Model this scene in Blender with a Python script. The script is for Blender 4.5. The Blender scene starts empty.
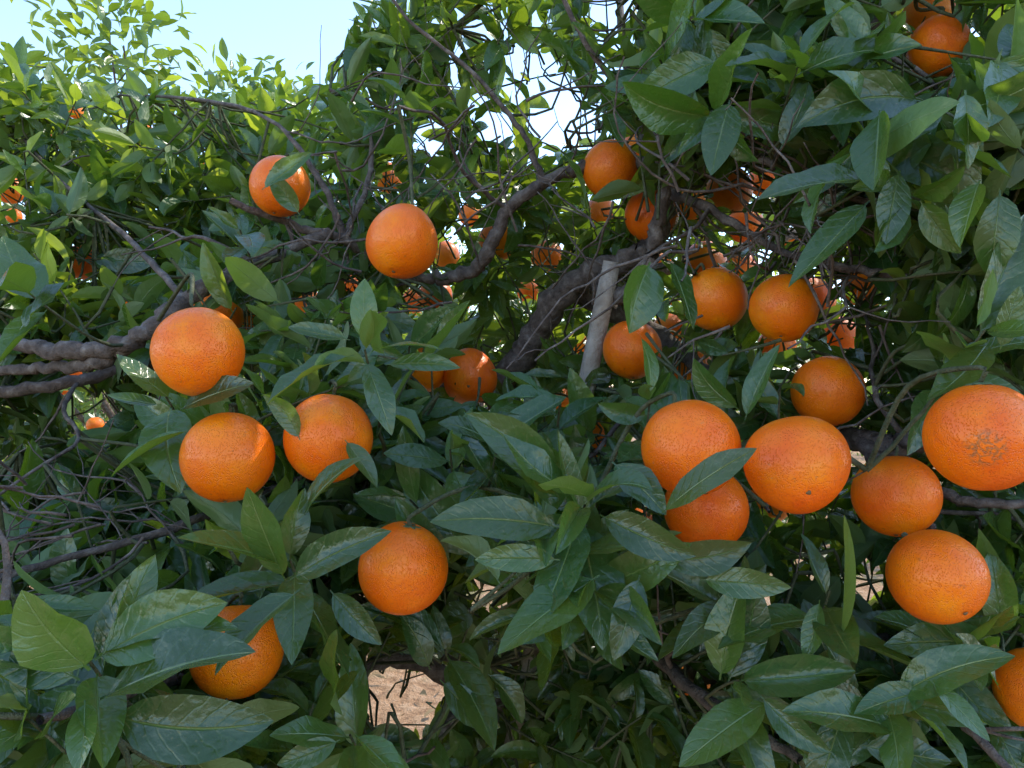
import bpy, math, random
import numpy as np
from mathutils import Vector, Matrix
random.seed(7); rng=np.random.default_rng(7)
sc=bpy.context.scene
F=739.6; CH=1.5
def pt(u,v,d): return np.array([(u-512)/F*d, d, CH-(v-384)/F*d])
def proj(p): 
    return (512+F*p[0]/p[1], 384-F*(p[2]-CH)/p[1])
def nrm(v):
    v=np.asarray(v,float); return v/(np.linalg.norm(v,axis=-1,keepdims=True)+1e-9)

# ---------------- world, sun, camera
w=bpy.data.worlds.new("World"); sc.world=w; w.use_nodes=True
nt=w.node_tree; nt.nodes.clear()
sky=nt.nodes.new('ShaderNodeTexSky'); sky.sky_type='NISHITA'; sky.sun_disc=False
AZ=math.radians(56); EL=math.radians(48)
sky.sun_elevation=EL; sky.sun_rotation=AZ; sky.air_density=1.0; sky.dust_density=.1; sky.ozone_density=1.5
bg=nt.nodes.new('ShaderNodeBackground'); bg.inputs[1].default_value=0.47
ow=nt.nodes.new('ShaderNodeOutputWorld'); nt.links.new(sky.outputs[0],bg.inputs[0]); nt.links.new(bg.outputs[0],ow.inputs[0])
sl=bpy.data.lights.new("sun","SUN"); sl.energy=5; sl.angle=math.radians(0.5); sl.color=(1,.93,.80)
so=bpy.data.objects.new("sun",sl); sc.collection.objects.link(so)
sd=Vector((math.sin(AZ)*math.cos(EL),math.cos(AZ)*math.cos(EL),math.sin(EL)))
so.rotation_euler=(-sd).to_track_quat('-Z','Y').to_euler(); so.location=(0,0,8)
cd=bpy.data.cameras.new("camera"); co=bpy.data.objects.new("camera",cd); sc.collection.objects.link(co)
co.location=(0,0,CH); co.rotation_euler=(math.radians(90),0,0); cd.lens=26; cd.sensor_width=36; cd.clip_start=.02; cd.clip_end=2000
sc.camera=co
sc.view_settings.view_transform='Standard'; sc.view_settings.look='None'; sc.view_settings.exposure=0

# ---------------- node helpers
def newmat(name):
    m=bpy.data.materials.new(name); m.use_nodes=True; n=m.node_tree; n.nodes.clear()
    o=n.nodes.new('ShaderNodeOutputMaterial'); return m,n,o
def N(n,t,**k):
    x=n.nodes.new(t)
    for a,b in k.items(): setattr(x,a,b)
    return x
def L(n,a,b): n.links.new(a,b)
def math_(n,op,a,b=None,c=None,clamp=False):
    x=n.nodes.new('ShaderNodeMath'); x.operation=op; x.use_clamp=clamp
    for i,v in enumerate((a,b,c)):
        if v is None: continue
        if isinstance(v,(int,float)): x.inputs[i].default_value=v
        else: n.links.new(v,x.inputs[i])
    return x.outputs[0]
def mixc(n,f,a,b,bt='MIX'):
    x=n.nodes.new('ShaderNodeMix'); x.data_type='RGBA'; x.blend_type=bt
    if isinstance(f,(int,float)): x.inputs[0].default_value=f
    else: n.links.new(f,x.inputs[0])
    for i,v in ((6,a),(7,b)):
        if isinstance(v,tuple): x.inputs[i].default_value=(*v,1) if len(v)==3 else v
        else: n.links.new(v,x.inputs[i])
    return x.outputs[2]
def ramp(n,f,stops):
    r=n.nodes.new('ShaderNodeValToRGB'); e=r.color_ramp.elements
    while len(e)<len(stops): e.new(.5)
    for i,(p,c) in enumerate(stops): e[i].position=p; e[i].color=(*c,1)
    n.links.new(f,r.inputs[0]); return r.outputs[0]
def noise(n,vec,scale,det=4,rough=.55):
    x=n.nodes.new('ShaderNodeTexNoise'); x.inputs['Scale'].default_value=scale; x.inputs['Detail'].default_value=det; x.inputs['Roughness'].default_value=rough
    if vec is not None: n.links.new(vec,x.inputs['Vector'])
    return x.outputs[0]

def leaf_material():
    m,n,o=newmat("citrus_leaf")
    at=N(n,'ShaderNodeAttribute',attribute_name='rnd'); ay=N(n,'ShaderNodeAttribute',attribute_name='young')
    uv=N(n,'ShaderNodeUVMap'); sx=N(n,'ShaderNodeSeparateXYZ'); L(n,uv.outputs[0],sx.inputs[0])
    U,V=sx.outputs[0],sx.outputs[1]
    au=math_(n,'ABSOLUTE',math_(n,'SUBTRACT',U,.5))
    mid=math_(n,'SUBTRACT',1,math_(n,'DIVIDE',au,.028),clamp=True)
    g=N(n,'ShaderNodeNewGeometry'); pos=g.outputs['Position']
    nz=noise(n,pos,55,2); nzf=noise(n,pos,380,2)
    ph=math_(n,'SUBTRACT',math_(n,'MULTIPLY',V,8.5),math_(n,'MULTIPLY',au,3.2)); ph=math_(n,'ADD',ph,math_(n,'MULTIPLY',nz,1.0))
    tri=math_(n,'PINGPONG',ph,.5)
    vein=math_(n,'SUBTRACT',1,math_(n,'DIVIDE',tri,.12),clamp=True)
    base=ramp(n,at.outputs['Fac'],[(0,(.010,.040,.014)),(.35,(.019,.066,.020)),(.7,(.036,.100,.026)),(1,(.085,.165,.035))])
    base=mixc(n,ay.outputs['Fac'],base,(.25,.34,.040))
    base=mixc(n,math_(n,'MULTIPLY',nz,.5),base,mixc(n,.5,base,(.06,.12,.03)))
    vv=math_(n,'MAXIMUM',mid,math_(n,'MULTIPLY',vein,.10))
    top=mixc(n,math_(n,'MULTIPLY',vv,.7),base,(.22,.32,.09))
    sp=math_(n,'GREATER_THAN',nzf,.69)
    top=mixc(n,math_(n,'MULTIPLY',sp,.4),top,(.25,.22,.10))
    under=mixc(n,.5,base,(.14,.22,.08)); under=mixc(n,math_(n,'MULTIPLY',vv,.5),under,(.26,.35,.14))
    col=mixc(n,g.outputs['Backfacing'],top,under)
    p=N(n,'ShaderNodeBsdfPrincipled'); L(n,col,p.inputs['Base Color'])
    r=math_(n,'ADD',math_(n,'MULTIPLY',g.outputs['Backfacing'],.28),math_(n,'ADD',.17,math_(n,'MULTIPLY',nz,.20)))
    L(n,r,p.inputs['Roughness']); p.inputs['Specular IOR Level'].default_value=.8
    p.inputs['IOR'].default_value=1.5
    h=math_(n,'ADD',math_(n,'MULTIPLY',vein,-.20),math_(n,'MULTIPLY',mid,-.9)); h=math_(n,'ADD',h,math_(n,'MULTIPLY',nz,3.4)); h=math_(n,'ADD',h,math_(n,'MULTIPLY',nzf,.35))
    b=N(n,'ShaderNodeBump'); b.inputs['Strength'].default_value=.55; b.inputs['Distance'].default_value=.0014; L(n,h,b.inputs['Height']); L(n,b.outputs[0],p.inputs['Normal'])
    t=N(n,'ShaderNodeBsdfTranslucent')
    tc=mixc(n,ay.outputs['Fac'],(.25,.42,.018),(.66,.74,.05)); tc=mixc(n,math_(n,'MULTIPLY',vv,.5),tc,(.08,.16,.02))
    L(n,tc,t.inputs[0])
    mx=N(n,'ShaderNodeMixShader'); L(n,math_(n,'ADD',.25,math_(n,'MULTIPLY',ay.outputs['Fac'],.36)),mx.inputs[0])
    L(n,p.outputs[0],mx.inputs[1]); L(n,t.outputs[0],mx.inputs[2]); L(n,mx.outputs[0],o.inputs[0]); return m
def bark_material(name,a,b_,c,sc_=60):
    m,n,o=newmat(name); tc=N(n,'ShaderNodeTexCoord').outputs['Object']
    n1=noise(n,tc,sc_,5,.65); n2=noise(n,tc,sc_*.2,2); n3=noise(n,tc,sc_*6,2,.7)
    c1=ramp(n,n1,[(.3,a),(.52,b_),(.72,c)]); c1=mixc(n,math_(n,'MULTIPLY',n2,.5),c1,a)
    p=N(n,'ShaderNodeBsdfPrincipled'); L(n,c1,p.inputs['Base Color']); p.inputs['Roughness'].default_value=.85; p.inputs['Specular IOR Level'].default_value=.25
    b=N(n,'ShaderNodeBump'); b.inputs['Strength'].default_value=1; b.inputs['Distance'].default_value=.005
    L(n,math_(n,'ADD',n1,math_(n,'MULTIPLY',n3,.4)),b.inputs['Height']); L(n,b.outputs[0],p.inputs['Normal']); L(n,p.outputs[0],o.inputs[0]); return m
def orange_material(name,blem=0.0,hue=0):
    m,n,o=newmat(name); tc=N(n,'ShaderNodeTexCoord').outputs['Object']
    oi=N(n,'ShaderNodeObjectInfo').outputs['Random']
    n1=noise(n,tc,24,5,.6); n2=noise(n,tc,110,3)
    n1=math_(n,'ADD',n1,math_(n,'MULTIPLY',math_(n,'SUBTRACT',oi,.5),.24))
    c=ramp(n,n1,[(.28,(.86,.120+hue,.001)),(.52,(.95,.182+hue,.001)),(.76,(1,.28+hue,.003))])
    vo=N(n,'ShaderNodeTexVoronoi'); vo.inputs['Scale'].default_value=600; L(n,tc,vo.inputs['Vector'])
    pore=math_(n,'SUBTRACT',1,math_(n,'MULTIPLY',vo.outputs['Distance'],2.2),clamp=True)
    c=mixc(n,math_(n,'MULTIPLY',pore,.32),c,(.72,.075,.001))
    if blem>.01:
        vc=N(n,'ShaderNodeVectorMath',operation='DISTANCE'); L(n,tc,vc.inputs[0]); vc.inputs[1].default_value=(-.020,-.034,-.010)
        patch=math_(n,'SUBTRACT',1,math_(n,'DIVIDE',vc.outputs['Value'],.016),clamp=True)
        v2=N(n,'ShaderNodeTexVoronoi',feature='DISTANCE_TO_EDGE'); v2.inputs['Scale'].default_value=110
        wv=N(n,'ShaderNodeVectorMath',operation='ADD'); L(n,tc,wv.inputs[0]); nn_=N(n,'ShaderNodeTexNoise'); nn_.inputs['Scale'].default_value=130; L(n,tc,nn_.inputs['Vector'])
        ss=N(n,'ShaderNodeVectorMath',operation='SCALE'); ss.inputs['Scale'].default_value=.016; L(n,nn_.outputs['Color'],ss.inputs[0]); L(n,ss.outputs[0],wv.inputs[1]); L(n,wv.outputs[0],v2.inputs['Vector'])
        ln=math_(n,'SUBTRACT',1,math_(n,'DIVIDE',v2.outputs['Distance'],.17),clamp=True)
        bl=math_(n,'MULTIPLY',math_(n,'MULTIPLY',ln,math_(n,'MULTIPLY',patch,3,clamp=True)),.9)
        c=mixc(n,bl,c,(.36,.12,.03))
    n4=noise(n,tc,150,3,.6); c=mixc(n,math_(n,'MULTIPLY',math_(n,'GREATER_THAN',n4,.69),.5),c,(.50,.13,.015))
    n5=noise(n,tc,45,5,.75); c=mixc(n,math_(n,'MULTIPLY',math_(n,'GREATER_THAN',n5,.675),.45),c,(.55,.20,.05))
    p=N(n,'ShaderNodeBsdfPrincipled'); L(n,c,p.inputs['Base Color']); p.inputs['Roughness'].default_value=.34
    p.inputs['Specular IOR Level'].default_value=.42
    b=N(n,'ShaderNodeBump'); b.inputs['Strength'].default_value=.65; b.inputs['Distance'].default_value=.001
    L(n,math_(n,'ADD',math_(n,'MULTIPLY',pore,-1),math_(n,'MULTIPLY',n2,1.5)),b.inputs['Height']); L(n,b.outputs[0],p.inputs['Normal']); L(n,p.outputs[0],o.inputs[0]); return m
def plain(name,c,r=.7):
    m,n,o=newmat(name); tc=N(n,'ShaderNodeTexCoord').outputs['Object']; n1=noise(n,tc,80,4)
    cc=mixc(n,n1,c,tuple(x*.6 for x in c))
    p=N(n,'ShaderNodeBsdfPrincipled'); L(n,cc,p.inputs['Base Color']); p.inputs['Roughness'].default_value=r; L(n,p.outputs[0],o.inputs[0]); return m
M_leaf=leaf_material()
M_bark=bark_material("bark",(.055,.042,.036),(.160,.126,.108),(.32,.28,.25))
M_twig=bark_material("green_twig",(.06,.07,.035),(.11,.12,.06),(.19,.18,.12),90)
M_stake=bark_material("stake_wood",(.26,.21,.17),(.44,.37,.31),(.58,.51,.45),35)
M_or=[orange_material("orange_peel",0,0),orange_material("orange_peel_warm",0,.022),orange_material("orange_peel_scarred",.75,.0)]
M_cal=plain("calyx_green",(.10,.14,.05)); M_nav=plain("peel_scar",(.20,.12,.05))

# ---------------- mesh builders
def mesh_from(name,V,Q,mat,uv=None,attrs=None,smooth=True):
    me=bpy.data.meshes.new(name); V=np.asarray(V,np.float32); Q=np.asarray(Q,np.int32)
    me.vertices.add(len(V)); me.vertices.foreach_set('co',V.ravel())
    me.loops.add(Q.size); me.loops.foreach_set('vertex_index',Q.ravel())
    me.polygons.add(len(Q)); me.polygons.foreach_set('loop_start',np.arange(len(Q),dtype=np.int32)*Q.shape[1])
    me.polygons.foreach_set('loop_total',np.full(len(Q),Q.shape[1],np.int32))
    if smooth: me.polygons.foreach_set('use_smooth',np.ones(len(Q),bool))
    if uv is not None:
        l=me.uv_layers.new(name='UVMap'); l.data.foreach_set('uv',np.asarray(uv,np.float32)[Q.ravel()].ravel())
    if attrs:
        for k,a in attrs.items():
            at=me.attributes.new(k,'FLOAT','POINT'); at.data.foreach_set('value',np.asarray(a,np.float32))
    me.update(calc_edges=True); me.validate(); me.materials.append(mat); return me
def obj(name,me,parent=None,loc=None):
    o=bpy.data.objects.new(name,me); sc.collection.objects.link(o)
    if parent: o.parent=parent
    if loc is not None: o.location=loc
    return o
def empty(name,loc=(0,0,0)):
    o=bpy.data.objects.new(name,None); sc.collection.objects.link(o); o.location=loc; o.empty_display_size=.2; return o

def leaves_mesh(name,B,D,Nn,Ln,Wd,bend,fold,rnd,young,hi=True):
    B=np.array(B);D=nrm(D);Nn=np.array(Nn);Nn=nrm(Nn-(Nn*D).sum(1,keepdims=True)*D);S=np.cross(D,Nn)
    Ln=np.array(Ln);Wd=np.array(Wd);bend=np.array(bend);fold=np.array(fold);n=len(B)
    if hi: t=np.array([0,.07,.11,.2,.32,.45,.58,.7,.81,.91,.965,1.]); uu=np.array([-1,-.5,0,.5,1.])
    else: t=np.array([0,.1,.3,.55,.8,1.]); uu=np.array([-1,0,1.])
    s=np.clip((t-.07)/.93,0,1); wp=(s**.68)*((1-s)**.90); wp=wp/wp.max(); wp=np.maximum(wp,.05*(s<.5)); wp[-1]=.01
    T,R=len(t),len(uu)
    bs=np.where(np.abs(bend)<1e-3,1e-3,bend)[:,None]
    x=Ln[:,None]*np.sin(bs*t)/bs; z=-Ln[:,None]*(1-np.cos(bs*t))/bs
    hw=.5*Wd[:,None]*wp[None,:]
    ph=rng.uniform(0,6.28,(n,1)); wav=rng.uniform(.0,.22,(n,1)); tw=rng.uniform(-.8,.8,(n,1)); sb=rng.normal(0,.07,(n,1))
    sy=(hw[:,:,None]*uu[None,None,:])*np.cos(fold)[:,None,None]
    sz=(hw[:,:,None]*np.abs(uu)[None,None,:]**.85)*np.sin(fold)[:,None,None]
    sz=sz+(hw*wav*np.sin(t[None]*13+ph))[:,:,None]*(np.abs(uu)*np.where(uu>0,1,-.8))[None,None,:]
    a=(tw*t[None])[:,:,None]; sy2=sy*np.cos(a)-sz*np.sin(a); sz2=sy*np.sin(a)+sz*np.cos(a)
    sy2=sy2+(sb*Ln[:,None]*np.sin(t[None]*2.5))[:,:,None]
    cb,sbn=np.cos(bs*t),np.sin(bs*t)
    X=x[:,:,None]+sz2*sbn[:,:,None]; Z=z[:,:,None]+sz2*cb[:,:,None]
    P=B[:,None,None,:]+X[...,None]*D[:,None,None,:]+sy2[...,None]*S[:,None,None,:]+Z[...,None]*Nn[:,None,None,:]
    V=P.reshape(-1,3)
    q=[]
    for i in range(T-1):
        for j in range(R-1): q.append((i*R+j,i*R+j+1,(i+1)*R+j+1,(i+1)*R+j))
    Q=(np.array(q)[None]+ (np.arange(n)*T*R)[:,None,None]).reshape(-1,4)
    uvt=np.stack(np.meshgrid(t,(uu+1)/2,indexing='ij'),-1)[...,::-1].reshape(-1,2)
    uv=np.tile(uvt,(n,1))
    return mesh_from(name,V,Q,M_leaf,uv,{'rnd':np.repeat(rnd,T*R),'young':np.repeat(young,T*R)})

class Tubes:
    def __init__(s): s.V=[];s.Q=[];s.n=0
    def add(s,P,R,sides=6,jit=0.0):
        P=np.asarray(P,float);R=np.asarray(R,float);k=len(P)
        T=nrm(np.gradient(P,axis=0)); up=np.array([.13,.21,.97]); a=nrm(np.cross(T,up)); b=np.cross(T,a)
        an=np.linspace(0,2*np.pi,sides,endpoint=False)
        rr=R[:,None]*(1+jit*rng.normal(0,1,(k,sides)))
        ring=P[:,None]+rr[...,None]*(np.cos(an)[None,:,None]*a[:,None]+np.sin(an)[None,:,None]*b[:,None])
        s.V.append(ring.reshape(-1,3)); q=[]
        for i in range(k-1):
            for j in range(sides):
                j2=(j+1)%sides; q.append((i*sides+j,i*sides+j2,(i+1)*sides+j2,(i+1)*sides+j))
        s.Q.append(np.array(q)+s.n); s.n+=k*sides
    def mesh(s,name,mat): return mesh_from(name,np.concatenate(s.V),np.concatenate(s.Q),mat)
def catmull(C,per=8):
    C=np.asarray(C,float); E=np.vstack([2*C[0]-C[1],C,2*C[-1]-C[-2]]); out=[]
    for i in range(1,len(E)-2):
        p0,p1,p2,p3=E[i-1],E[i],E[i+1],E[i+2]
        for t in np.linspace(0,1,per,endpoint=False):
            out.append(.5*((2*p1)+(-p0+p2)*t+(2*p0-5*p1+4*p2-p3)*t*t+(-p0+3*p1-3*p2+p3)*t**3))
    out.append(E[-2]); return np.array(out)

# ---------------- oranges (u,v,r_px, clearance)
OR=[(402,242,38,.95),(280,187,32,.7),(199,352,48,.85),(214,316,30,.5),(228,458,48,.8),(328,438,46,.85),(402,568,47,.95),(237,652,50,.8),
(83,262,20,.8),(470,377,28,.9),(422,367,27,.6),(498,241,20,.8),(547,256,17,.8),(611,170,30,.6),(690,448,50,.95),(796,464,53,1.0),
(828,392,38,.8),(983,435,62,1.0),(896,496,45,.85),(937,577,53,1.0),(1040,690,52,.95),(938,48,36,.95),(930,14,30,.8),(784,308,36,.8),
(632,350,30,.7),(690,366,24,.7),(706,508,44,.6),(642,528,24,.6),(716,300,33,.6),(652,215,28,.7),(728,190,26,.7),(744,224,20,.7),
(866,284,26,.6),(776,346,20,.6),(445,256,15,.7),(436,297,18,.6),(598,440,24,.6),(690,680,24,.7),(10,190,16,.7),(388,178,16,.6),
(75,111,9,.7),(14,216,9,.7),(295,205,22,.4),(585,762,13,.6),(700,318,18,.6),(560,400,16,.5),(305,300,15,.5),(130,300,13,.3),(812,300,24,.6),(-60,500,50,.3),(1120,520,50,.3),(1090,250,40,.3),(-90,250,36,.3),
(705,262,22,.6),(765,180,18,.6),(600,215,18,.6),(840,335,20,.5),(690,205,22,.6),(245,318,22,.5),(636,150,18,.5),(670,330,18,.5),
(740,268,17,.6),(795,240,14,.6),(530,290,14,.6),(580,345,14,.6),(75,370,11,.8),(95,425,9,.8),(15,600,12,.6),(415,300,13,.6),(655,262,17,.6),(470,215,12,.6),(770,500,24,.6),(350,285,13,.6)]
orc=[];orr=[]
for u,v,r,c in OR:
    rad=.042*random.uniform(.97,1.03)
    d=F*rad/r
    if r<17: d=min(d,2.4)
    ca=1/math.sqrt(1+((u-512)**2+(v-384)**2)/F**2)
    orc.append(pt(u,v,d)); orr.append(r*d/F*ca**.8*.985)
orc=np.array(orc);orr=np.array(orr)
oru=np.array([(*proj(c),) for c in orc]); ord_=orc[:,1]; orpx=F*orr/ord_; orcl=np.array([o[3] for o in OR])

def orange_mesh(name,mat,seed):
    rs=np.random.default_rng(seed); nu,nv=56,40; V=[];Q=[]
    k=rs.normal(0,.014,6)
    for i in range(nv+1):
        th=math.pi*i/nv
        for j in range(nu):
            ph=2*math.pi*j/nu
            r=1+k[0]*math.cos(2*ph+k[3]*60)*math.sin(th)+k[1]*math.cos(3*ph)*math.sin(th)**2+k[2]*math.cos(th)
            r-= .06*math.exp(-(th/.20)**2)*(1+.2*math.cos(7*ph)); r-= .035*math.exp(-((math.pi-th)/.10)**2)
            V.append((r*math.sin(th)*math.cos(ph),r*math.sin(th)*math.sin(ph),1.01*r*math.cos(th)))
    for i in range(nv):
        for j in range(nu):
            j2=(j+1)%nu; Q.append((i*nu+j,(i+1)*nu+j,(i+1)*nu+j2,i*nu+j2))
    nb=len(Q)
    z0=.94; c0=len(V); V.append((0,0,z0+.06)); m=30
    for ring,(rr,zz) in enumerate(((.07,.05),(.17,.035),(.2,.0))):
        for j in range(m):
            ph=2*math.pi*j/m; q=rr*(1+(.32*math.cos(5*ph) if ring>0 else 0)); V.append((q*math.cos(ph),q*math.sin(ph),z0+zz))
    for ring in range(2):
        for j in range(m):
            j2=(j+1)%m; a=c0+1+ring*m; Q.append((a+j,a+m+j,a+m+j2,a+j2))
    s0=len(V); zb=-1.01*.965-.004
    for (rr,zz) in ((.002,-.012),(.03,-.012),(.05,.006)):
        for j in range(m):
            ph=2*math.pi*j/m; q=rr*(1+.15*math.sin(3*ph)); V.append((q*math.cos(ph),q*math.sin(ph),zb+zz-.008))
    nc=len(Q)
    for ring in range(2):
        for j in range(m):
            j2=(j+1)%m; a=s0+ring*m; Q.append((a+j,a+j2,a+m+j2,a+m+j))
    V=np.array(V)*.042
    me=mesh_from(name,V,Q,mat); me.materials.append(M_cal); me.materials.append(M_nav)
    mi=np.zeros(len(me.polygons),np.int32); mi[nb:nc]=1; mi[nc:]=2; me.polygons.foreach_set('material_index',mi); return me
OM=[orange_mesh("orange_fruit_%d"%i,M_or[[0,1,0,2][i]],i+3) for i in range(4)]
tilts={9:(-70,0),15:(-62,5),17:(-5,0),19:(-55,-8),0:(-25,10),14:(-20,-15),5:(-10,5),18:(-20,10)}
ot=[]
for i,(c,r) in enumerate(zip(orc,orr)):
    me=OM[3] if i==17 else OM[i%3]
    o=obj("orange",me,loc=tuple(c)); s=r/.042; o.scale=(s,s,s)
    a,b=tilts.get(i,(random.uniform(-30,8),random.uniform(-20,20)))
    R=Matrix.Rotation(math.radians(a),3,'X')@Matrix.Rotation(math.radians(b),3,'Y')
    if i!=17: R=R@Matrix.Rotation(random.uniform(0,6),3,'Z')
    o.rotation_euler=R.to_euler(); ot.append(c+np.array(R@Vector((0,0,.95)))*r)

# ---------------- the orange tree's limbs
tree=empty("orange_tree",(0.2,1.6,0))
def tchild(name,me): 
    o=obj(name,me,tree); o.location=-tree.location; return o
BR=[
 [(660,1100,1.65,.065),(645,900,1.6,.055),(630,760,1.5,.045),(600,600,1.45,.036),(525,470,1.35,.026),(503,395,1.25,.023),(530,345,1.2,.022),(572,285,1.12,.020),(625,262,1.08,.017),(660,235,1.06,.014),(668,185,1.02,.012),(690,130,.98,.010),(700,60,.95,.007),(720,-60,.95,.005)],
 [(600,282,1.1,.015),(618,296,1.04,.012),(640,285,1.0,.011),(655,240,.98,.010),(664,185,.97,.009)],
 [(668,178,1.02,.011),(630,160,1.04,.009),(590,165,1.05,.009),(545,182,1.06,.009),(508,210,1.07,.009),(488,250,1.08,.010),(470,272,1.1,.010),(430,278,1.12,.009),(380,262,1.1,.008),(345,240,1.05,.007),(300,228,1.0,.006),(230,200,.95,.004)],
 [(-220,330,1.1,.006),(0,343,.92,.008),(55,352,.88,.010),(110,348,.86,.010),(150,328,.86,.010),(185,300,.88,.010),(225,278,.91,.009),(262,262,.96,.008),(330,232,1.02,.007)],
 [(150,332,.86,.009),(100,362,.87,.008),(50,368,.9,.007),(0,372,.93,.006),(-120,400,1.0,.004)],
 [(0,392,1.0,.008),(60,385,1.0,.008),(140,365,1.05,.008),(250,350,1.2,.009),(380,380,1.3,.010),(500,400,1.3,.011)],
 [(600,600,1.45,.02),(560,640,1.35,.018),(500,660,1.2,.015),(430,650,1.1,.012),(360,632,1.0,.01),(310,620,.9,.008),(240,700,.8,.005)],
 [(630,740,1.45,.02),(570,700,1.2,.018),(500,700,1.1,.014),(400,660,1.0,.01),(330,690,.9,.006)],
 [(620,720,1.4,.022),(660,690,1.2,.017),(720,670,1.05,.014),(790,660,.95,.011),(880,640,.85,.009),(1000,620,.75,.006),(1150,640,.7,.004)],
 [(570,290,1.14,.018),(650,330,1.2,.015),(730,390,1.1,.013),(800,430,.95,.012),(855,440,.85,.012),(890,446,.79,.012),(930,440,.75,.010),(1000,430,.7,.009),(1120,420,.66,.006)],
 [(862,442,.82,.010),(885,470,.76,.009),(905,495,.72,.007),(925,520,.69,.005),(934,530,.68,.003)],
 [(870,446,.84,.008),(900,470,.8,.007),(960,500,.72,.005),(1040,505,.7,.004)],
 [(665,190,1.02,.008),(710,210,.95,.006),(780,250,.88,.005),(860,270,.82,.005),(940,280,.78,.004),(1050,270,.74,.004)],
 [(690,130,.98,.008),(740,110,.9,.007),(810,70,.85,.006),(880,20,.82,.005),(960,-60,.8,.004)],
 [(685,140,.98,.007),(760,160,.88,.005),(830,190,.82,.004),(900,210,.76,.003)],
 [(664,170,1.0,.007),(640,110,.98,.005),(590,50,.96,.004),(550,-30,.95,.003)],
 [(545,182,1.06,.005),(520,130,1.05,.004),(470,70,1.05,.003),(400,10,1.05,.0025),(360,-80,1.05,.002)],
 [(345,240,1.05,.005),(320,180,1.05,.004),(270,120,1.1,.003),(200,100,1.3,.003),(120,95,1.5,.002)],
 [(345,240,1.05,.005),(370,170,1.1,.004),(365,110,1.15,.003),(330,90,1.15,.003)],
 [(185,300,.93,.005),(130,240,1.05,.004),(60,180,1.25,.003),(0,110,1.45,.003)],
 [(500,660,1.2,.01),(450,720,1.0,.008),(380,790,.8,.006),(300,850,.65,.004)],
 [(525,470,1.35,.013),(450,470,1.1,.01),(380,470,.9,.008),(300,480,.85,.006),(200,520,.8,.005),(60,560,.75,.004),(-80,600,.7,.003)],
 [(525,470,1.35,.013),(560,450,1.0,.01),(590,490,.75,.006),(580,530,.62,.004)],
 [(600,600,1.45,.02),(640,620,1.1,.012),(660,660,.85,.008),(720,710,.7,.006),(800,760,.62,.004)],
 [(880,640,.85,.006),(920,680,.7,.005),(960,720,.6,.004),(1020,780,.55,.003)],
 [(240,700,.8,.006),(180,680,.65,.005),(110,700,.52,.004),(40,720,.46,.003)],
 [(660,235,1.06,.012),(640,120,1.3,.010),(620,0,1.6,.008),(640,-120,1.8,.006)],
 [(690,130,.98,.01),(800,0,1.3,.009),(950,-120,1.5,.006)],
 [(572,285,1.12,.014),(700,260,1.5,.013),(900,200,1.9,.01),(1050,150,2.1,.006)],
 [(503,395,1.25,.015),(350,380,1.7,.013),(200,330,2.0,.010),(50,300,2.2,.006)],
]
bt=Tubes(); skel=[]; 
for b in BR:
    C=np.array([np.append(pt(u,v,d),r) for u,v,d,r in b])
    K=catmull(C,8); n=len(K)
    K[1:-1,:3]+=rng.normal(0,1,(n-2,3))*K[1:-1,3:4]*.18
    K[:,3]=np.maximum(K[:,3],.0015); K[1:-1,3]*=1+rng.normal(0,.07,n-2)
    bt.add(K[:,:3],K[:,3],12,.05); skel.append(K)
def fruit_hit(p,pad=.95):
    if (np.linalg.norm(orc-p,axis=1)<orr*1.03).any(): return True
    u,v=proj(p); return bool(((np.hypot(oru[:,0]-u,oru[:,1]-v)<orpx*pad)&(p[1]<ord_)&(orpx>25)).any())
def wander(p,d,l,r,depth=0,store=True):
    n=max(5,int(l/.018)); P=[p];dd=nrm(d)
    for i in range(n):
        dd=nrm(dd+rng.normal(0,.2,3)); q=P[-1]+dd*l/n
        if q[1]<.45 or fruit_hit(q): break
        P.append(q)
    if len(P)<4: return
    P=np.array(P);R=np.linspace(r,r*.45,len(P)); bt.add(P,R,6,.06)
    if store: skel.append(np.hstack([P,R[:,None]]))
    if depth>0:
        for k in range(random.randint(1,3)):
            i=random.randint(1,len(P)-2); wander(P[i],dd+rng.normal(0,.8,3),l*random.uniform(.35,.65),R[i]*.65,depth-1,store)
main=list(skel)
for K in main[:27]:
    for k in range(max(1,len(K)//18)):
        i=random.randint(3,len(K)-2)
        if K[i,2]<.5: continue
        wander(K[i,:3],rng.normal(0,1,3)+np.array([0,-.35,.25]),random.uniform(.12,.3),min(.0035,K[i,3]*.5),1)
for k in range(50):
    u,v=random.uniform(670,880),random.uniform(130,340)
    wander(pt(u,v,random.uniform(.72,.92)),rng.normal(0,1,3)+np.array([0,-.2,0]),random.uniform(.12,.26),.0018,1,False)
for k in range(20):
    u,v=random.uniform(-10,200),random.uniform(480,550)
    wander(pt(u,v,random.uniform(.65,.9)),np.array([-1,0,.1])+rng.normal(0,.5,3),random.uniform(.12,.22),.0016,1,False)
for k in range(40):
    u,v=random.uniform(330,650),random.uniform(90,330)
    wander(pt(u,v,random.uniform(.88,1.1)),rng.normal(0,1,3),random.uniform(.12,.24),.0018,1,False)
wander(pt(5,600,.5),np.array([0,0.05,1.]),.12,.003,1,False)
SK=np.concatenate([k for k in skel]); SK=SK[SK[:,2]>.45]
def hook(p):
    d=np.linalg.norm(SK[:,:3]-p,axis=1); i=np.argmin(d+ .25*np.abs(SK[:,1]-p[1]-.12)); return SK[i,:3],d[i]
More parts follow.
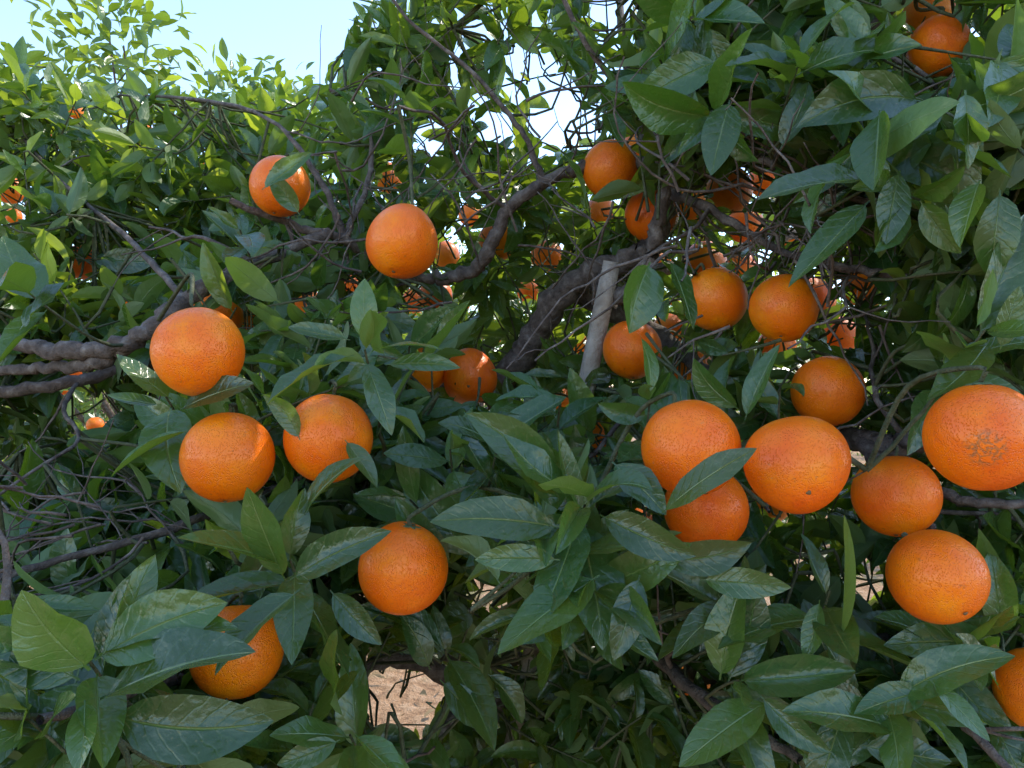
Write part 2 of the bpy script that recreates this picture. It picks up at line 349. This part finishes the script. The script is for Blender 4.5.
# ---------------- foliage
front=[(0,0,1.5),(250,100,1.45),(0,100,1.25),(0,250,1.0),(0,350,.98),(0,450,1.0),(40,690,.45),(180,740,.5),(250,600,.65),(250,350,.78),(400,250,1.05),(370,370,.62),(560,530,.52),(440,90,1.05),(512,310,1.35),(620,300,1.25),(700,60,.8),(850,100,.66),(1000,150,.58),(780,220,.88),(900,330,.85),(1000,310,.6),(1000,680,.55),(850,700,.6),(720,710,.7),(500,700,1.05),(600,650,.85),(340,740,.58),(850,560,.85),(480,170,1.15),(700,400,.72),(470,460,.75),(110,400,1.0),(90,540,.85),(180,180,1.2)]
FR=np.array(front)
def fdepth(u,v):
    d2=(FR[:,0]-u)**2+(FR[:,1]-v)**2+400; w_=1/d2**1.5; return float((w_*FR[:,2]).sum()/w_.sum())
def top_line(u): return float(np.interp(u,[-400,-50,60,150,250,320,350,390],[20,50,62,88,100,90,20,-500]))
gaps=[(560,112,30,30),(535,60,18,20),(812,120,18,12),(1005,30,22,26),(610,12,22,20),(395,695,50,42),(492,597,24,18),(868,585,24,18),(92,412,32,22),(42,543,15,9),(760,600,11,13),(330,180,9,9),(500,130,16,15),(455,60,10,12),(590,80,10,14),(640,60,9,9),(425,130,9,9),(480,30,10,8)]
# bare zones around the limbs and the stake: no shoots grow on the near side of them
bare=[(600,330,16,52,1.02),(527,665,14,28,1.1),(565,295,45,22,1.1),(505,350,16,40,1.15),(640,225,30,60,.96),(490,235,26,34,1.03),(90,352,90,15,.85),(200,290,50,14,.86),(430,275,50,10,1.05),(560,178,40,10,1.0),(870,450,36,22,.76)]
def in_bare(u,v,y):
    for a,b,c,d,lim in bare:
        if y<lim and ((u-a)/c)**2+((v-b)/d)**2<1: return True
    return False
def in_gap(u,v):
    for a,b,c,d in gaps:
        if ((u-a)/c)**2+((v-b)/d)**2<1: return True
    return False
LB=dict(B=[],D=[],N=[],L=[],W=[],b=[],f=[],r=[],y=[])
def push(B,D,Nn,Ln,W,b,f,r,y):
    for k,v in zip('BDNLWbfry',(B,D,Nn,Ln,W,b,f,r,y)): LB[k].append(v)
def ok_leaf(B,D,Ln,W):
    for t in (.35,.65,1.0):
        p=B+D*Ln*t
        if p[1]<.40: return False
        if (np.linalg.norm(orc-p,axis=1)<orr*1.02).any(): return False
        u,v=proj(p); dd=np.hypot(oru[:,0]-u,oru[:,1]-v); pad=(W*.35*F/p[1]) if t<1 else 0
        hit=(dd<orpx*orcl*.92+pad)&(p[1]<ord_+.02)
        if hit.any() and random.random()<.96: return False
        if in_gap(u,v) and random.random()<.88: return False
        if in_bare(u,v,p[1]) and random.random()<.82: return False
        if v<top_line(u)-20 and random.random()<.9: return False
    return True
tw=Tubes()
def twig(tip,axis,nl,Lm,check=True,young=0.0,spread=(32,78)):
    axis=nrm(axis); ref=nrm(np.cross(axis,[.3,.1,1])); ref2=np.cross(axis,ref); az=random.uniform(0,6.28); cnt=0
    sl_=.009*nl+.02; bend_=rng.normal(0,.25,3)
    def sp(s): return tip-axis*s+bend_*s*s*2.5
    tone=random.random()
    for k in range(nl):
        az+=2.4+random.gauss(0,.25); f=k/max(1,nl-1); ti=math.radians(spread[0]+(spread[1]-spread[0])*f**.7+random.gauss(0,9))
        rad=math.cos(az)*ref+math.sin(az)*ref2
        D=nrm(math.cos(ti)*axis+math.sin(ti)*rad+np.array([0,0,-.16])+rng.normal(0,.08,3))
        Nn=axis*1.0+np.array([0,-.05,.45])+rng.normal(0,.42,3)
        if abs(np.dot(nrm(Nn),D))>.93: Nn=Nn+rad*-.6
        ll=Lm*random.uniform(.58,1.2)*(.75 if k==0 else 1); W=ll*random.uniform(.32,.47); B=sp(.009*k)
        if check and not ok_leaf(B,D,ll,W): continue
        y=young*random.uniform(.5,1) if young else (random.uniform(.0,.10))
        push(B,D,Nn,ll,W,random.uniform(-.3,1.0),math.radians(random.uniform(6,46)),np.clip(tone*.5+random.random()*.5,0,1),y); cnt+=1
    if cnt>=2:
        back=sp(sl_)
        P=[sp(s) for s in np.linspace(0,sl_,4)]
        q,dist=hook(back)
        if dist<.2:
            T=nrm(P[-1]-P[-2]); c1=back+T*dist*.35
            for t in np.linspace(0,1,max(4,int(dist/.03)))[1:]:
                x_=(1-t)**2*back+2*t*(1-t)*c1+t*t*q+rng.normal(0,.002,3)*(t<1)
                if fruit_hit(x_): break
                P.append(x_)
        else:
            dd=nrm(P[-1]-P[-2])+nrm(q-back)*.7+np.array([0,.5,-.1])
            dd=nrm(dd)
            for t in range(3): P.append(P[-1]+dd*.022+rng.normal(0,.002,3))
        P=np.array(P); tw.add(P,np.linspace(.0010,.0024,len(P)),5,.04)
    return cnt
nt_=0
def scatter(iters,ulo,uhi,vlo,vhi,efun,yf=.07):
    global nt_
    for it in range(iters):
        u=random.uniform(ulo,uhi); v=random.uniform(vlo,vhi)
        if v<top_line(u)+6: continue
        f=fdepth(np.clip(u,-50,1074),np.clip(v,-60,830)); d=f+efun(f)+.03
        if v>640 and d-f>.6 and random.random()<.6: continue
        if v<-40 and random.random()<.35: continue
        if v>850 and random.random()<.5: continue
        if in_gap(u,v): continue
        p=pt(u,v,d)
        if p[2]<.45 or p[2]>2.75: continue
        ax=np.array([0,-.45,.5])+rng.normal(0,.62,3)
        pf=yf if d<1.0 else (.38 if v<330 else .16)
        yv=random.uniform(.3,.9) if random.random()<pf else 0
        twig(p,ax,random.randint(6,11),random.uniform(.066,.090),True,yv); nt_+=1
def e1(f):
    r=random.random(); return random.uniform(0,.10) if r<.35 else (random.uniform(.1,.5) if r<.73 else random.uniform(.5,1.4))
scatter(2050,-330,1370,-380,1040,e1)
scatter(820,-40,1064,-40,808,lambda f:random.uniform(0,.2))
scatter(130,360,1064,-60,200,lambda f:random.uniform(.05,.5),.18)
scatter(230,-40,380,60,340,lambda f:random.uniform(.0,.5),.28)
scatter(200,300,760,200,520,lambda f:max(.15,random.uniform(1.35,2.1)-f))
scatter(110,-30,330,420,620,lambda f:random.uniform(.05,.4))
scatter(110,440,1050,540,790,lambda f:random.uniform(.1,.5))
HT=[(585,505,.56,(0,-.9,.35),9,.10),(590,590,.58,(-.1,-.8,.2),7,.09),(365,350,.62,(0,-.7,.6),9,.095),(165,395,.68,(0,-.6,.5),8,.09),(290,560,.6,(0,-.6,.6),7,.09),
(85,655,.47,(.1,-.6,.6),9,.105),(30,720,.45,(-.2,-.5,.7),7,.10),(960,120,.6,(.1,-.6,-.5),8,.095),(870,150,.64,(-.2,-.6,-.4),8,.10),(985,330,.58,(.2,-.5,.6),7,.095),
(830,590,.62,(0,-.5,.8),6,.09),(740,680,.6,(0,-.7,.3),8,.095),(900,700,.56,(.2,-.7,.3),9,.10),(350,735,.58,(0,-.6,.5),8,.095),(665,300,.68,(0,-.8,-.1),5,.085),
(650,400,.66,(0,-.5,.7),6,.085),(715,120,.7,(-.2,-.6,-.3),8,.095),(660,60,.75,(-.3,-.6,.1),8,.09),(240,230,.9,(0,-.6,.5),7,.09),(25,290,.72,(-.3,-.6,.5),5,.10),(740,600,.66,(.2,-.7,.4),8,.09),
(445,650,.7,(0,-.6,.4),7,.09),(330,640,.68,(0,-.7,.2),6,.085),(410,110,.95,(0,-.4,.8),8,.09),(780,390,.72,(-.1,-.5,.7),6,.08),(560,400,.72,(0,-.6,.5),7,.085),(960,640,.62,(.1,-.7,.4),7,.09),(240,520,.7,(-.1,-.5,.7),6,.09),(800,60,.68,(0,-.6,.4),8,.095),(920,200,.62,(.1,-.6,-.3),7,.095),
(450,450,.7,(0,-.6,.6),8,.09),(500,440,.68,(.2,-.5,.7),8,.09),(410,500,.7,(-.2,-.6,.4),7,.09),(690,20,.75,(-.2,-.5,-.2),8,.095),(1000,60,.62,(.2,-.5,-.3),7,.10)]
for u,v,d,a,nl,Lm in HT: twig(pt(u,v,d),np.array(a),nl,Lm,True,0)
HL=[(562,528,440,522,.56,-.02,.36),(560,500,478,418,.58,-.02,.4),(575,495,512,432,.57,0,.42),(590,500,540,470,.55,-.03,.45),(660,515,737,438,.53,-.02,.34),(600,515,690,542,.54,-.03,.4),
(612,462,662,512,.56,-.02,.5),(600,575,505,650,.55,-.03,.42),(640,575,618,655,.55,-.02,.4),(700,580,785,585,.56,-.02,.36),(655,560,745,538,.56,0,.4),(560,560,478,560,.55,0,.33),
(368,345,366,280,.62,0,.42),(355,355,268,392,.6,-.03,.36),(375,350,435,332,.62,-.02,.3),(365,360,400,420,.62,-.02,.36),(350,340,292,318,.63,0,.36),(385,365,455,365,.62,0,.3),
(172,400,128,348,.66,0,.45),(180,410,240,372,.64,-.02,.38),(190,430,108,462,.64,-.02,.4),(160,405,110,395,.66,0,.36),(262,190,305,150,.82,0,.4),(300,215,272,172,.85,0,.42),
(285,580,242,498,.58,-.02,.4),(290,580,372,530,.57,-.02,.36),(300,520,345,455,.6,-.01,.4),(300,590,215,665,.53,-.03,.42),(330,590,380,640,.6,0,.4),
(90,670,28,600,.45,-.02,.62),(95,660,205,600,.46,0,.48),(100,700,225,640,.45,-.02,.42),(110,715,255,722,.45,0,.42),(85,700,70,768,.44,-.02,.5),(80,680,-20,640,.45,0,.5),(120,650,150,560,.5,.02,.4),
(965,90,975,160,.56,0,.5),(940,140,1010,175,.58,0,.42),(880,110,866,185,.6,-.02,.5),(878,180,770,180,.6,-.02,.3),(870,200,790,270,.62,0,.34),(980,180,952,235,.57,0,.55),(1000,190,1015,270,.58,0,.5),(900,170,890,240,.6,0,.45),
(650,262,640,330,.66,-.01,.7),(668,258,705,320,.66,0,.5),(640,335,662,385,.62,0,.5),(840,640,855,520,.58,-.01,.3),(820,600,800,655,.6,0,.4),(770,700,680,745,.58,-.02,.4),(760,695,830,745,.57,-.02,.4),(720,680,740,590,.62,0,.45),
(930,690,860,715,.55,0,.4),(930,680,990,735,.54,-.02,.36),(900,730,800,700,.55,-.01,.38),(960,650,930,600,.6,0,.4),(1000,690,965,640,.55,.0,.4),(860,745,950,762,.54,0,.42),
(345,720,310,640,.58,0,.45),(355,735,415,768,.56,-.02,.45),(340,740,280,762,.56,0,.42),(430,670,400,620,.68,0,.45),(440,680,500,720,.68,0,.4),(440,600,415,500,.68,-.01,.42),(475,560,400,470,.7,0,.4),
(20,330,60,268,.7,0,.5),(720,60,640,95,.72,-.01,.42),(730,100,715,165,.68,-.02,.42),(780,150,800,80,.7,0,.4),(700,90,700,20,.76,0,.42),(560,150,600,200,.9,0,.4),(975,330,1005,275,.56,0,.36),(990,340,930,385,.56,-.02,.36),(1000,350,1022,290,.57,0,.4),
(745,420,770,345,.66,0,.36),(740,410,700,360,.68,0,.42),(240,600,290,520,.64,0,.4),(460,430,500,480,.66,0,.4),(560,400,500,390,.72,0,.4),(300,440,262,400,.62,0,.4),(345,440,375,485,.62,0,.4)]
for (a,b,c,d,z,dz,wr) in HL:
    B=pt(a,b,z+.01);T=pt(c,d,z+dz); v=T-B; l=np.linalg.norm(v)
    Nn=np.array([0,-.6,.65])+rng.normal(0,.35,3)
    push(B,v/l,Nn,l*1.06,l*wr*1.05,random.uniform(.0,.6),math.radians(random.uniform(8,32)),random.random(),random.uniform(0,.1))
for c,r,tp in zip(orc,orr,ot):
    q,dist=hook(tp)
    if dist<.8:
        mid=tp+(q-tp)*.4+np.array([0,.03,.05*min(1,dist*4)])
        P=catmull(np.array([tp,tp+nrm(tp-c)*.012,mid,q]),5)
        keep=len(P)
        for ii in range(6,len(P)):
            if fruit_hit(P[ii],.8): keep=ii; break
        P=P[:keep]; tw.add(P,np.linspace(.0016,.0026,len(P)),6,.03)
n=len(LB['B']); print("LEAVES",n,"twigs",nt_)
tchild("trunk_and_branches",bt.mesh("branches",M_bark))
tchild("twigs",tw.mesh("twigs",M_twig))
tchild("leaves",leaves_mesh("leaves",LB['B'],LB['D'],LB['N'],LB['L'],LB['W'],LB['b'],LB['f'],np.array(LB['r']),np.array(LB['y'])))

# ---------------- wooden stake
st=Tubes(); a=pt(612,262,1.03); b=pt(522,700,1.12); dr=(b-a)/(a[2]-b[2]); bot=b+dr*(b[2]+.05)
P=np.array([a+(bot-a)*t for t in np.linspace(0,1,24)]); P=np.vstack([P[:1]+(P[0]-P[1])*.001,P]); R=np.full(len(P),.0135); R[0]=.004; R[1]=.012
st.add(P,R,14,.02); obj("wooden_stake",st.mesh("wooden_stake",M_stake))

# ---------------- ground
m,nn,o=newmat("dry_soil"); tc=N(nn,'ShaderNodeNewGeometry').outputs['Position']
n1=noise(nn,tc,1.3,6,.6);n2=noise(nn,tc,14,6,.7);n3=noise(nn,tc,60,4,.7)
c=ramp(nn,n2,[(.32,(.26,.13,.06)),(.5,(.52,.29,.15)),(.66,(.68,.43,.26))])
c=mixc(nn,ramp(nn,n1,[(.54,(0,0,0)),(.66,(1,1,1))]),c,(.34,.28,.12))
p=N(nn,'ShaderNodeBsdfPrincipled');L(nn,c,p.inputs['Base Color']);p.inputs['Roughness'].default_value=.95
b=N(nn,'ShaderNodeBump');b.inputs['Strength'].default_value=1;b.inputs['Distance'].default_value=.06
L(nn,math_(nn,'ADD',n2,math_(nn,'MULTIPLY',n3,.4)),b.inputs['Height']);L(nn,b.outputs[0],p.inputs['Normal']);L(nn,p.outputs[0],o.inputs[0])
k=150; s=np.linspace(-1,1,k); g=np.sign(s)*(np.abs(s)*9+np.abs(s)**9*600)
X,Y=np.meshgrid(g,g+4,indexing='ij'); Z=(np.sin(X*3.1+1)*np.cos(Y*2.3)*.02+rng.normal(0,.012,X.shape))*(np.hypot(X,Y)<30)
V=np.stack([X,Y,Z],-1).reshape(-1,3); I=np.arange(k*k).reshape(k,k)
Q=np.stack([I[:-1,:-1],I[1:,:-1],I[1:,1:],I[:-1,1:]],-1).reshape(-1,4)
obj("ground",mesh_from("ground",V,Q,m))

# ---------------- neighbouring orange trees of the orchard
def bg_tree(seed,nl,H,R):
    rs=np.random.default_rng(seed)
    nc=70; cl=[]
    for i in range(nc):
        th=rs.uniform(0,6.28); z=rs.uniform(.12,1); rad=R*math.sqrt(max(.05,1-((z-.45)/.62)**2))*rs.uniform(.55,1.05)
        cl.append((math.cos(th)*rad,math.sin(th)*rad,.35+z*(H-.45),rs.uniform(.16,.38)))
    cl=np.array(cl); idx=rs.integers(0,nc,nl); off=nrm(rs.normal(0,1,(nl,3)))*rs.uniform(.4,1.1,(nl,1)); B=cl[idx,:3]+off*cl[idx,3:4]
    D=nrm(off+rs.normal(0,.6,(nl,3))+np.array([0,0,.1])); Nn=rs.normal(0,.5,(nl,3))+np.array([0,0,1.])+off*.3
    Ln=rs.uniform(.07,.11,nl); me=leaves_mesh("crown",B,D,Nn,Ln,Ln*.42,rs.uniform(0,.8,nl),rs.uniform(.1,.5,nl),rs.random(nl),np.where(rs.random(nl)<.35,rs.uniform(.3,.8,nl),.12),hi=False)
    t=Tubes(); t.add(catmull([(0,0,-.05),(.03,.02,.4),(0,-.03,.9),(.05,0,1.5)],4),np.linspace(.08,.05,13),10,.05)
    for i in range(nc): 
        if i%2==0: q=cl[i,:3]; t.add(catmull([(0,0,.7),(q[0]*.4,q[1]*.4,.9+.3*(q[2]-.9)),q],6),np.linspace(.028,.004,13),6,.05)
    tm=t.mesh("limbs",M_bark)
    V=[];Q=[];cn=0
    for i in range(60):
        q=cl[rs.integers(0,nc)]; c=q[:3]+nrm(rs.normal(0,1,3))*q[3]*1.0; c[2]=min(c[2],H*.8); nu,nv=14,9
        for a in range(nv+1):
            for b_ in range(nu):
                th=math.pi*a/nv; ph=6.2832*b_/nu; V.append(c+.042*np.array([math.sin(th)*math.cos(ph),math.sin(th)*math.sin(ph),math.cos(th)]))
        for a in range(nv):
            for b_ in range(nu): b2=(b_+1)%nu; Q.append((cn+a*nu+b_,cn+(a+1)*nu+b_,cn+(a+1)*nu+b2,cn+a*nu+b2))
        cn+=(nv+1)*nu
    return me,tm,mesh_from("fruit",np.array(V),Q,M_or[0])
T1=bg_tree(11,5200,3.0,1.25); T2=bg_tree(23,5200,3.2,1.35); T3=bg_tree(31,4600,3.2,1.1)
def place_tree(T,x,y,rz,s=1):
    e=empty("orange_tree",(x,y,0)); e.rotation_euler=(0,0,rz); e.scale=(s,s,s)
    obj("crown",T[0],e); obj("limbs",T[1],e); obj("fruit",T[2],e)
place_tree(T3,-1.75,3.9,.4,1.0)
for r,(y,x0) in enumerate(((7.6,-9.5),(11.6,-13),(15.6,-17))):
    x=x0
    while x<-x0+2:
        place_tree(T1 if random.random()<.5 else T2,x+random.uniform(-.2,.2),y+random.uniform(-.3,.3),random.uniform(0,6.28),random.uniform(.85,1.08)); x+=3.0

nl=1500; B=np.stack([rng.uniform(-5,5,nl),rng.uniform(1,9,nl),rng.uniform(.02,.045,nl)],-1); D=nrm(np.stack([rng.normal(0,1,nl),rng.normal(0,1,nl),rng.normal(0,.15,nl)],-1))
me=leaves_mesh("fallen_leaves",B,D,np.tile([0.05,0,1.],(nl,1))+rng.normal(0,.3,(nl,3)),rng.uniform(.05,.09,nl),rng.uniform(.02,.035,nl),rng.uniform(-.8,.8,nl),rng.uniform(.1,.7,nl),rng.random(nl),rng.random(nl),hi=False)
me.materials.clear(); me.materials.append(plain("dry_leaf",(.34,.22,.10))); obj("fallen_leaves",me)
